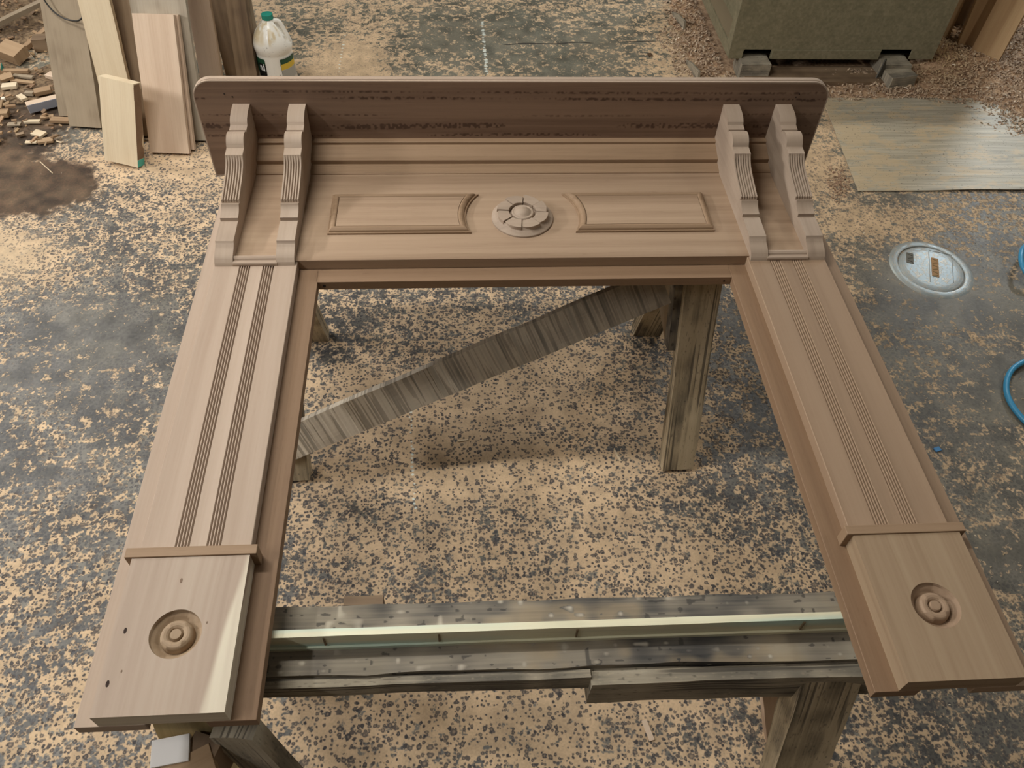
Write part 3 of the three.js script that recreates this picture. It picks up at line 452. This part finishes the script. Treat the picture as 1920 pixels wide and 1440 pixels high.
const heapMat = dustMat(3, [64, 50, 38], [108, 88, 66], [146, 124, 96]), chipMat = dustMat(9, [128, 100, 78], [176, 144, 114], [204, 176, 144]);
mound('sawdust_heap', -3.3, -1.72, -3.3, -1.75, 60, 60, (x, z) => heapH(x, z) + 0.02 * (N(x * 18, z * 18) - 0.45) * ss(-1.75, -1.95, x) * ss(-1.8, -2.0, z) - 0.004, heapMat, 'brown heap of sawdust and litter behind the offcuts', 'sawdust');
{
  const L = (n, label, x, z, w, h, d, turn, mat, y = 0, tilt = 0, group) => { const g = grain(box(w, h, d, 0, h / 2, 0, 0.0015), w > d ? 'x' : 'z', x * 3 % 1, z * 2 % 0.4); const o = solo(n, g, mat, label, 'offcut', [x, y + heapH(x, z), z], group); o.rotation.set(tilt, turn, 0); return o; };
  L('offcut', 'large square-topped brown offcut block, tilted, in the left pile', -2.04, -2.105, 0.10, 0.05, 0.075, -0.45, M.offcut, 0.012, 0.25);
  L('offcut', 'dark cube-like offcut against the leaning planks', -1.955, -2.2, 0.06, 0.055, 0.055, 0.12, M.brown, 0.0, 0);
  L('offcut', 'flat pale bar lying crosswise below the large square-topped block', -2.0, -1.985, 0.11, 0.014, 0.022, 0.03, M.offcut, 0.004);
  L('offcut', 'flat dusty stick just below the pale crosswise bar', -1.955, -1.945, 0.085, 0.01, 0.018, -0.2, M.dusty, 0.002);
  L('offcut', 'narrow stick lying under the dusty stick, pointing at the planks', -1.945, -1.905, 0.10, 0.010, 0.018, -0.22, M.offcut);
  L('offcut', 'small brown offcut leaning on the one below it near the picture edge', -2.01, -1.92, 0.05, 0.014, 0.035, 0.5, M.offcut, 0.012, 0.2);
  L('offcut', 'small flat rectangular offcut, second below the crosswise bar', -1.985, -1.868, 0.058, 0.014, 0.034, 0.2, M.cream);
  L('offcut', 'pale wedge-ended offcut beside the leaning plank, above the blue-sided block', -1.832, -1.815, 0.064, 0.018, 0.032, 0.38, M.offcut, 0.006, 0.1);
  L('offcut', 'tiny pale offcut with a nail hole, alone on dark dirt', -1.905, -1.777, 0.045, 0.012, 0.024, -0.75, M.cream);
  L('offcut', 'tiny white cube on the dark dirt', -1.973, -1.765, 0.015, 0.014, 0.014, 0.1, plain(0xe2d6c4, 0.8));
  const bl = L('offcut', 'stepped offcut block with a blue-painted side, by the foot of the planks', -1.79, -1.715, 0.135, 0.035, 0.032, 0.52, M.pink, 0.002);
  const bs = part('painted_side', box(0.133, 0.033, 0.002, 0, 0.0175, 0.0165, 0.0005), plain(0x9496a0, 0.7), bl); tag(bs, 'blue painted side');
  L('offcut', 'brown offcut cut off by the left picture edge, on damp dirt', -1.945, -1.655, 0.06, 0.02, 0.035, 0.12, M.offcut);
  L('offcut', 'long thin pale slip just below the blue-sided block', -1.812, -1.608, 0.062, 0.010, 0.018, 0.03, M.cream);
  L('offcut', 'flat brown offcut touching the foot of the leftmost plank', -1.708, -1.618, 0.075, 0.014, 0.028, -0.06, M.offcut);
  L('offcut', 'square pale offcut near the bottom of the pile', -1.763, -1.527, 0.05, 0.010, 0.034, -0.4, M.cream);
  L('offcut', 'oval-ended flat chip at the very bottom of the pile', -1.724, -1.482, 0.055, 0.010, 0.03, 0.25, M.offcut);
  L('offcut', 'small pale chip left of the oval-ended chip', -1.775, -1.472, 0.042, 0.007, 0.016, 0.05, M.cream);
  L('offcut', 'pinkish wedge of wood touching the leaning planks, above the pale wedge-ended offcut', -1.838, -1.95, 0.05, 0.016, 0.035, -0.4, M.pink);
  L('sliver', 'bright splinter of wood right of the oval-ended chip', -1.676, -1.481, 0.028, 0.003, 0.006, -0.4, M.cream);
  const tl = L('offcut', 'offcut with a turquoise-painted end at the picture edge', -2.085, -1.99, 0.06, 0.03, 0.05, 0.3, M.offcut);
  tag(part('painted_end', box(0.002, 0.028, 0.048, 0.0305, 0.0152, 0, 0.0005), plain(0x2f8f80, 0.7), tl), 'turquoise painted end');
  L('offcut', 'grey rounded lump of wood between the nail-hole offcut and the wedge-ended offcut', -1.885, -1.808, 0.035, 0.014, 0.02, -0.1, M.dusty);
  L('offcut', 'curved dusty chip under the blue-sided block', -1.768, -1.645, 0.05, 0.008, 0.02, 0.3, M.offcut);
  L('offcut', 'dark brown stub in the damp dirt below the pile', -1.83, -1.52, 0.03, 0.010, 0.018, 0.5, M.brown);
  L('offcut', 'dusty flat slip half sunk in the damp dirt', -1.875, -1.59, 0.05, 0.007, 0.022, 0.08, M.dusty);
  solo('batten', stick(V(-2.32, 0.03, -2.18), V(-1.99, 0.09, -2.50), 0.028, 0.02, V(1, 0, 0.8), 61), M.dusty, 'long dark batten lying up across the heap', 'batten');
  solo('batten', stick(V(-2.03, 0.012, -2.2), V(-1.86, 0.08, -2.47), 0.024, 0.02, V(1, 0, 0.8), 62), M.offcut, 'long pale batten lying right of the dark batten', 'batten');
  solo('batten', stick(V(-2.02, 0.05, -2.62), V(-1.80, 0.13, -2.66), 0.06, 0.04, V(0, 1, 0.2), 63), M.brown, 'dark red-brown timber end behind the leaning planks', 'timber');
  // loose bits that nobody could count
  const r = rng(31), g = grain(box(0.022, 0.005, 0.011, 0, 0.0025, 0, 0.0008), 'x', 0.2, 0.1), im = new THREE.InstancedMesh(g, M.offcut, 620), m4 = new THREE.Matrix4(), q = new THREE.Quaternion(), c = new THREE.Color();
  for (let i = 0; i < 620; i++) { const x = -2.5 + 0.83 * r(), z = -2.65 + 1.2 * r(), near = -1.42 - z, xx = Math.min(x, -1.68 + 0.02 * r()), k = 0.5 + 1.3 * r() * r(); q.setFromEuler(new THREE.Euler((r() - 0.5) * 0.8, r() * 6.3, (r() - 0.5) * 0.8)); m4.compose(V(xx, heapH(xx, z) + 0.002 + 0.008 * r(), z), q, V(k * (0.6 + r()), k, k)); im.setMatrixAt(i, m4); const s = 0.45 + 0.6 * r(); im.setColorAt(i, c.setRGB(s, s * (0.9 + 0.1 * r()), s * 0.9)); }
  im.name = 'wood_bits'; shade(im); scene.add(im); tag(im, 'loose small bits of wood strewn among the offcuts', 'wood bits', null, 'stuff');
}

// ------------------------------------------------------------------ machine base at the upper right
{
  const t = thing('machine_cabinet', 'olive grey painted metal machine base standing among wood shavings', 'cabinet', [1.048, 0, -2.01]);
  const pm = new THREE.MeshStandardMaterial({ map: dustTex(21, [112, 106, 84], [126, 119, 95], [140, 132, 108]), roughness: 0.55, bumpMap: null });
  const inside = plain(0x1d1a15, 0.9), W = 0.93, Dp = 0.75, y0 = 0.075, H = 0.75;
  const notchL = [[0.06, y0], [0.06, y0 + 0.042], [0.185, y0 + 0.042], [0.185, y0]], notchR = [[0.68, y0], [0.68, y0 + 0.045], [0.82, y0 + 0.045], [0.82, y0]];
  const front = [[0, y0], ...notchL, ...notchR, [W, y0], [W, H], [0, H]].map(([a, b]) => [a, b]);
  const uvm = (g) => { const p = g.attributes.position; const uv = new Float32Array(p.count * 2); for (let i = 0; i < p.count; i++) { uv[2 * i] = (p.getX(i) + p.getZ(i)) / 0.6; uv[2 * i + 1] = p.getY(i) / 0.6; } g.setAttribute('uv', new THREE.BufferAttribute(uv, 2)); return g; };
  part('front_panel', uvm(extr(shapeOf(front), 0.006).translate(0, 0, -0.006)), pm, t);
  part('base_trim', uvm(boxTo(0.188, 0.677, y0, y0 + 0.042, -0.002, 0.006, 0.002)), pm, t);
  const side = part('side_panel', uvm(extr(shapeOf([[0, y0], [Dp, y0], [Dp, H], [0, H]], [[[0.06, y0 + 0.05], [0.06, H - 0.06], [Dp - 0.06, H - 0.06], [Dp - 0.06, y0 + 0.05]]]), 0.006).rotateY(Math.PI / 2).translate(0, 0, -0.003)), pm, t);
  part('recessed_panel', uvm(boxTo(0.07, 0.076, y0 + 0.02, H - 0.03, -Dp + 0.03, -0.03, 0.001)), pm, side);
  part('recess_sill', uvm(boxTo(0.004, 0.076, y0 + 0.042, y0 + 0.05, -Dp + 0.06, -0.06, 0.001)), plain(0x8b7c63, 0.95), side);
  part('recess_jamb', uvm(boxTo(0.004, 0.076, y0 + 0.05, H - 0.06, -0.066, -0.06, 0.001)), pm, side);
  part('side_panel', uvm(boxTo(W - 0.006, W, y0, H, -Dp, -0.006, 0.001)), pm, t);
  part('back_panel', uvm(boxTo(0, W, y0, H, -Dp, -Dp + 0.006, 0.001)), pm, t);
  part('top_panel', uvm(boxTo(-0.01, W + 0.01, H, H + 0.02, -Dp, 0.01, 0.002)), pm, t);
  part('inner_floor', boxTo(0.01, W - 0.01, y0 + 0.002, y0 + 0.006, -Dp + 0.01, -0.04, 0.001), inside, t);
  for (const x of [0.115, 0.75]) part('foot', grain(rough(0.13, 0.075, 0.12, 70 + x, 0.003), 'x', 0.2, 0.1).translate(x, 0.0375, -0.005), M.grey, t);
  for (const x of [0.115, 0.75]) part('foot', grain(rough(0.13, 0.075, 0.12, 72 + x, 0.003), 'x', 0.2, 0.1).translate(x, 0.0375, -Dp + 0.08), M.grey, t);
}
solo('plank', stick(V(1.12, 0.011, -1.965), V(1.80, 0.011, -1.985), 0.14, 0.022, V(0, 0, 1), 75, 0.002), M.brown, 'plank lying flat on the floor in front of the machine base, coated in sawdust', 'plank');
{
  const t = thing('bracket_block', 'grey wooden block with a bent metal tongue, among the shavings before the machine base', 'block', [1.785, 0, -1.925]);
  part('block', grain(rough(0.125, 0.06, 0.085, 76, 0.003), 'x', 0.4, 0.2).rotateY(0.22).translate(0.02, 0.03, 0), M.grey, t);
  const g = extr(shapeOf([[-0.03, 0], [0.018, 0], [0.012, 0.03], [-0.008, 0.085], [-0.014, 0.085], [-0.022, 0.03]]), 0.006, 0.001).rotateY(0.5).translate(-0.055, 0.03, -0.02);
  part('tongue', g, plain(0x55534d, 0.5, { metalness: 0.6 }), t);
}
for (const [x, z, a, label] of [[0.925, -2.5, 0.15, 'thin curved offcut standing on edge in the shavings left of the machine base'], [0.90, -2.03, 0.1, 'thin offcut standing on edge just behind the shelf, near the machine base']]) {
  const g = grain(extr(shapeOf([[-0.09, 0], [0.09, 0], [0.085, 0.012], [0.02, 0.032], [-0.08, 0.045]]), 0.012, 0.0015), 'x', 0.3, 0.2); const o = solo('offcut', g, M.grey, label, 'offcut', [x, 0.0, z]); o.rotation.y = Math.PI / 2 + a;
}
// boards standing at the far right
[
  ['board', 'narrow pine board standing closest to the machine base', 'board', [2.12, 0, -2.30], [0.95, 0, 0.05], [0.05, 0.99, -0.05], 0.075, 1.3, 0.03, M.pine, 81],
  ['board', 'shaded ochre board between the narrow pine board and the wide pale board', 'board', [2.20, 0, -2.215], [0.9, 0, 0.25], [0.07, 0.99, -0.09], 0.085, 1.3, 0.03, M.pine, 82],
  ['board', 'wide pale pine board with a square lower end, standing nearest at the right picture edge', 'board', [2.235, 0, -2.155], [0.72, 0, 0.69], [0.10, 0.985, -0.12], 0.13, 1.3, 0.035, M.pine, 83],
  ['board', 'dark brown board behind the pine boards at the right', 'board', [2.22, 0, -2.42], [1, 0, 0.1], [0.06, 0.985, -0.12], 0.24, 1.3, 0.03, M.brown, 84],
].forEach((b) => soloBoard(...b));
{
  const t = thing('lumber_rack', 'dark timber rack post and rail behind the boards at the right', 'rack');
  part('post', stick(V(2.62, 0, -2.66), V(2.62, 1.35, -2.66), 0.09, 0.09, V(1, 0, 0), 85), M.brown, t);
  part('rail', stick(V(1.98, 1.2, -2.62), V(2.68, 1.2, -2.62), 0.09, 0.05, V(0, 1, 0), 86), M.brown, t);
}

// ------------------------------------------------------------------ wood shavings round the machine
const moundH = (x, z) => {
  const a = ss(0.78, 1.02, x) * ss(-1.93, -2.05, z) * 0.010 + 0.05 * bump2(x, z, 2.02, -2.12, 0.16, 0.17) + 0.014 * ss(1.35, 1.6, x) * ss(-1.68, -1.85, z) + 0.016 * ss(2.05, 2.35, x) * ss(-1.3, -1.75, z);
  return a + 0.006 * (N(x * 30, z * 30) - 0.5) - 0.006;
};
mound('sawdust', 0.72, 3.2, -3.1, -1.15, 140, 120, moundH, chipMat, 'brown sawdust lying round the machine base', 'sawdust');
{
  const curl = () => { const g = new THREE.PlaneGeometry(0.016, 0.006, 4, 1), p = g.attributes.position; for (let i = 0; i < p.count; i++) { const x = p.getX(i); p.setZ(i, 0.004 * (1 - (x / 0.008) ** 2) + 0.15 * p.getY(i)); } g.computeVertexNormals(); return g.rotateX(-Math.PI / 2); };
  const m = new THREE.MeshStandardMaterial({ color: 0xffffff, roughness: 0.9, side: THREE.DoubleSide });
  const r = rng(9), m4 = new THREE.Matrix4(), q = new THREE.Quaternion(), c = new THREE.Color();
  const strew = (name, label, n, spot) => {
    const im = new THREE.InstancedMesh(curl(), m, n); let i = 0, guard = 0;
    while (i < n && guard++ < n * 20) { const s = spot(r); if (!s) continue; const [x, y, z, k, col] = s; q.setFromEuler(new THREE.Euler((r() - 0.5) * 1.3, r() * 6.3, (r() - 0.5) * 1.3)); m4.compose(V(x, y, z), q, V(k * (0.6 + 0.9 * r()), k, k)); im.setMatrixAt(i, m4); im.setColorAt(i, c.setRGB(...col)); i++; }
    im.count = i; im.name = name; shade(im); scene.add(im); tag(im, label, 'wood shavings', null, 'stuff');
  };
  const tone = (a, b, t) => a.map((v, i) => mix(v, b[i], t));
  strew('wood_shavings', 'curled wood shavings piled round the machine base and under the boards at the right', 17000, () => {
    const x = 0.78 + 2.2 * r(), z = -3.0 + 1.75 * r(), e = 0.08 * (N(x * 6, z * 6) - 0.5);
    const inA = x < 1.1 && x > 0.84 + e * 2 && z < -1.95, inB = x > 1.3 && z < -1.78 + e && z > -2.2, inC = x > 2.02 + e && z < -1.2 - 0.9 * (2.45 - x) + e && x > 1.9;
    if (!(inA || inB || inC) || r() > 0.4 + 0.6 * N(x * 11, z * 11)) return null;
    if (x > 1.06 && x < 1.97 && z < -2.02) return null;
    const y = moundH(x, z) + 0.003 + 0.004 * r(), yel = bump2(x, z, 2.02, -2.12, 0.16, 0.2);
    const col = tone(tone([0.28, 0.19, 0.13], [0.56, 0.42, 0.29], r()), [0.52, 0.36, 0.17], yel * 0.8);
    return [x, y, z, 0.55 + 0.6 * r(), r() < 0.03 ? [0.72, 0.6, 0.46] : col];
  });
  strew('wood_flecks', 'pale flecks of shavings scattered over the right side of the floor', 1100, () => { const x = 0.75 + 1.7 * r(), z = -1.7 + 2.6 * r(); if (r() > 0.35 + N(x * 4, z * 4) * 0.6) return null; return [x, 0.001, z, 0.18 + 0.4 * r() * r(), tone([0.42, 0.32, 0.2], [0.75, 0.66, 0.5], r())]; });
  strew('wood_flecks_001', 'pale flecks of shavings scattered over the left and middle of the floor', 420, () => { const x = -2.2 + 2.9 * r(), z = -2.6 + 3.5 * r(); return [x, 0.001, z, 0.15 + 0.3 * r() * r(), tone([0.42, 0.32, 0.2], [0.75, 0.66, 0.52], r())]; });
  strew('wood_shavings_001', 'small brown patch of shavings below the corner of the metal sheet', 240, () => { const x = 1.31 + 0.06 * (r() + r() - 1), z = -1.2 + 0.13 * (r() + r() - 1); return [x + (z + 1.2) * -0.3, 0.002, z, 0.3 + 0.4 * r(), tone([0.2, 0.11, 0.07], [0.42, 0.28, 0.18], r())]; });
}
// small scraps on the open floor
for (const [n, label, x, z, w, h, d, turn, mat] of [
  ['splinter', 'pale pinkish splinter lying below the front sawhorse', 0.243, 0.773, 0.012, 0.004, 0.045, 0.25, M.pink],
  ['splinter', 'thin pale splinter on the floor between the sawhorse shadows', -0.148, -0.021, 0.03, 0.002, 0.006, 0.15, M.cream],
  ['splinter', 'long pale splinter lying on the dark stain at the left', -1.675, -1.32, 0.003, 0.003, 0.10, 0.75, M.cream],
  ['splinter', 'pale sliver beside the right leg of the rear sawhorse', 0.278, 0.044, 0.006, 0.002, 0.04, 0.3, M.cream],
  ['scrap', 'small blue scrap on the floor right of the surround', 1.192, 0.051, 0.018, 0.004, 0.014, 0.3, plain(0x4d86b8, 0.7)],
  ['scrap', 'brown leaf-like scrap on the dusty floor behind the shelf', 0.74, -2.18, 0.02, 0.004, 0.028, 0.2, plain(0x4c3824, 0.9)],
  ['splinter', 'pale chip on the floor beside the left leg of the surround', -0.622, -0.535, 0.02, 0.003, 0.012, 0.6, M.cream],
]) { const o = solo(n, grain(box(w, h, d, 0, h / 2, 0, 0.0006), w > d ? 'x' : 'z', 0.2, 0.2), mat, label, n, [x, 0, z]); o.rotation.y = turn; }

// ------------------------------------------------------------------ metal sheet, cover, hose
{
  const g = new THREE.BoxGeometry(0.92, 0.003, 0.66, 120, 1, 90), p = g.attributes.position;
  for (let i = 0; i < p.count; i++) {
    const a = p.getX(i), b = p.getZ(i), e = N(a * 3 + 5, b * 26) * 0.6 + N(a * 6, b * 60 + 4) * 0.4;
    const xx = a + b * -0.1, zz = b + 0.006 * (N(a * 6, 3) - 0.5);
    p.setXYZ(i, xx, p.getY(i) + 0.004 + 0.006 * (e - 0.4) + 0.004 * ss(0.2, 0.33, b) * ss(-0.4, 0.1, a), zz);
  }
  g.computeVertexNormals();
  const w = 512, d = new Uint8Array(w * w * 4); for (let j = 0; j < w; j++) for (let i = 0; i < w; i++) { const du = ss(0.42, 0.72, 0.6 * N(i / 40, j / 28) + 0.4 * N(i / 9, j / 5) + 0.3 * (i < 160 ? 1 - i / 160 : 0) - 0.08), sp = N(i / 2.2, j / 2.2) > 0.93 ? 0.5 : 0, q = (j * w + i) * 4, t = 0.9 + 0.2 * N(i / 60, j / 4); d[q] = mix(176 * t, 200, du * 0.7) * (1 - sp); d[q + 1] = mix(168 * t, 178, du * 0.7) * (1 - sp); d[q + 2] = mix(150 * t, 144, du * 0.7) * (1 - sp); d[q + 3] = 255; }
  solo('metal_sheet', g, new THREE.MeshStandardMaterial({ map: dataTex(w, w, d), roughness: 0.5, metalness: 0.1 }), 'large rippled grey metal sheet lying on the floor at the right', 'metal sheet', [1.86, 0, -1.475]);
}
{
  const t = thing('manhole_cover', 'round worn metal access cover set in the floor right of the surround', 'manhole cover', [1.478, 0, -0.705]);
  const w = 256, d = new Uint8Array(w * w * 4); for (let j = 0; j < w; j++) for (let i = 0; i < w; i++) { const n = 0.55 * N(i / 22, j / 22) + 0.45 * N(i / 6, j / 6), du = ss(0.5, 0.75, n), q = (j * w + i) * 4; d[q] = mix(148, 182, du); d[q + 1] = mix(158, 168, du); d[q + 2] = mix(160, 148, du); d[q + 3] = 255; }
  const tx = dataTex(w, w, d); tx.repeat.set(4, 4); const cm = new THREE.MeshStandardMaterial({ map: tx, roughness: 0.36, metalness: 0.35, bumpMap: tx, bumpScale: 0.001 });
  const L2 = (a) => a.map(([r, y]) => new THREE.Vector2(r, y));
  part('rim', new THREE.LatheGeometry(L2([[0.118, 0.0005], [0.119, 0.0045], [0.140, 0.0035], [0.151, -0.001]]).reverse(), 72).scale(0.94, 1, 1), cm, t);
  part('lid', new THREE.LatheGeometry(L2([[0.0001, 0.005], [0.09, 0.0048], [0.112, 0.004], [0.1165, 0.001]]).reverse(), 72).scale(0.94, 1, 1), cm, t);
  const lid = t.children[1], dark = plain(0x6c6a62, 0.8), tan = plain(0xa98660, 0.95);
  lid.rotation.y = -0.35;
  for (const g of [box(0.075, 0.001, 0.002, 0.033, 0.005, -0.098), box(0.002, 0.001, 0.17, -0.006, 0.005, -0.01), box(0.002, 0.001, 0.15, 0.071, 0.005, -0.02)]) part('groove', g, plain(0x7f8380, 0.6), lid);
  for (const [mt, x, z, l] of [[dark, -0.071, -0.0306, 0.056], [tan, 0.0127, -0.009, 0.10]]) {
    const pad = part('letter_pad', box(0.024, 0.0014, l, x, 0.0056, z, 0.0005), mt, lid);
    for (let k = 0; k < Math.round(l / 0.017); k++) part('letter_bar', box(0.018, 0.0014, 0.004, 0, 0.0067, 0, 0.0004).rotateY(k % 2 ? 0.5 : -0.4).translate(x, 0, z - l / 2 + 0.011 + k * 0.017), mt === tan ? plain(0x86704f, 0.9) : plain(0x5d5c55, 0.8), pad);
  }
}
{
  const pts = [V(2.6, 0.02, -1.1), V(2.2, 0.012, -0.98), V(2.0, 0.012, -0.88), V(1.86, 0.03, -0.80), V(1.79, 0.05, -0.73), V(1.765, 0.045, -0.66), V(1.80, 0.02, -0.59), V(1.88, 0.010, -0.55), V(2.02, 0.010, -0.58), V(2.06, 0.02, -0.70), V(1.96, 0.03, -0.80), V(1.87, 0.03, -0.72), V(1.86, 0.018, -0.62), V(1.93, 0.012, -0.50), V(2.1, 0.010, -0.40), V(2.1, 0.010, -0.28), V(1.85, 0.010, -0.30), V(1.66, 0.010, -0.285), V(1.545, 0.010, -0.235), V(1.485, 0.010, -0.15), V(1.478, 0.010, -0.075), V(1.505, 0.010, 0.0), V(1.56, 0.010, 0.045), V(1.70, 0.010, 0.09), V(2.3, 0.010, 0.2)];
  solo('air_hose', new THREE.TubeGeometry(new THREE.CatmullRomCurve3(pts), 320, 0.0085, 12), plain(0x3f93bf, 0.35), 'coiled bright blue air hose on the floor at the right picture edge', 'hose');
}
renderer.render(scene, camera);
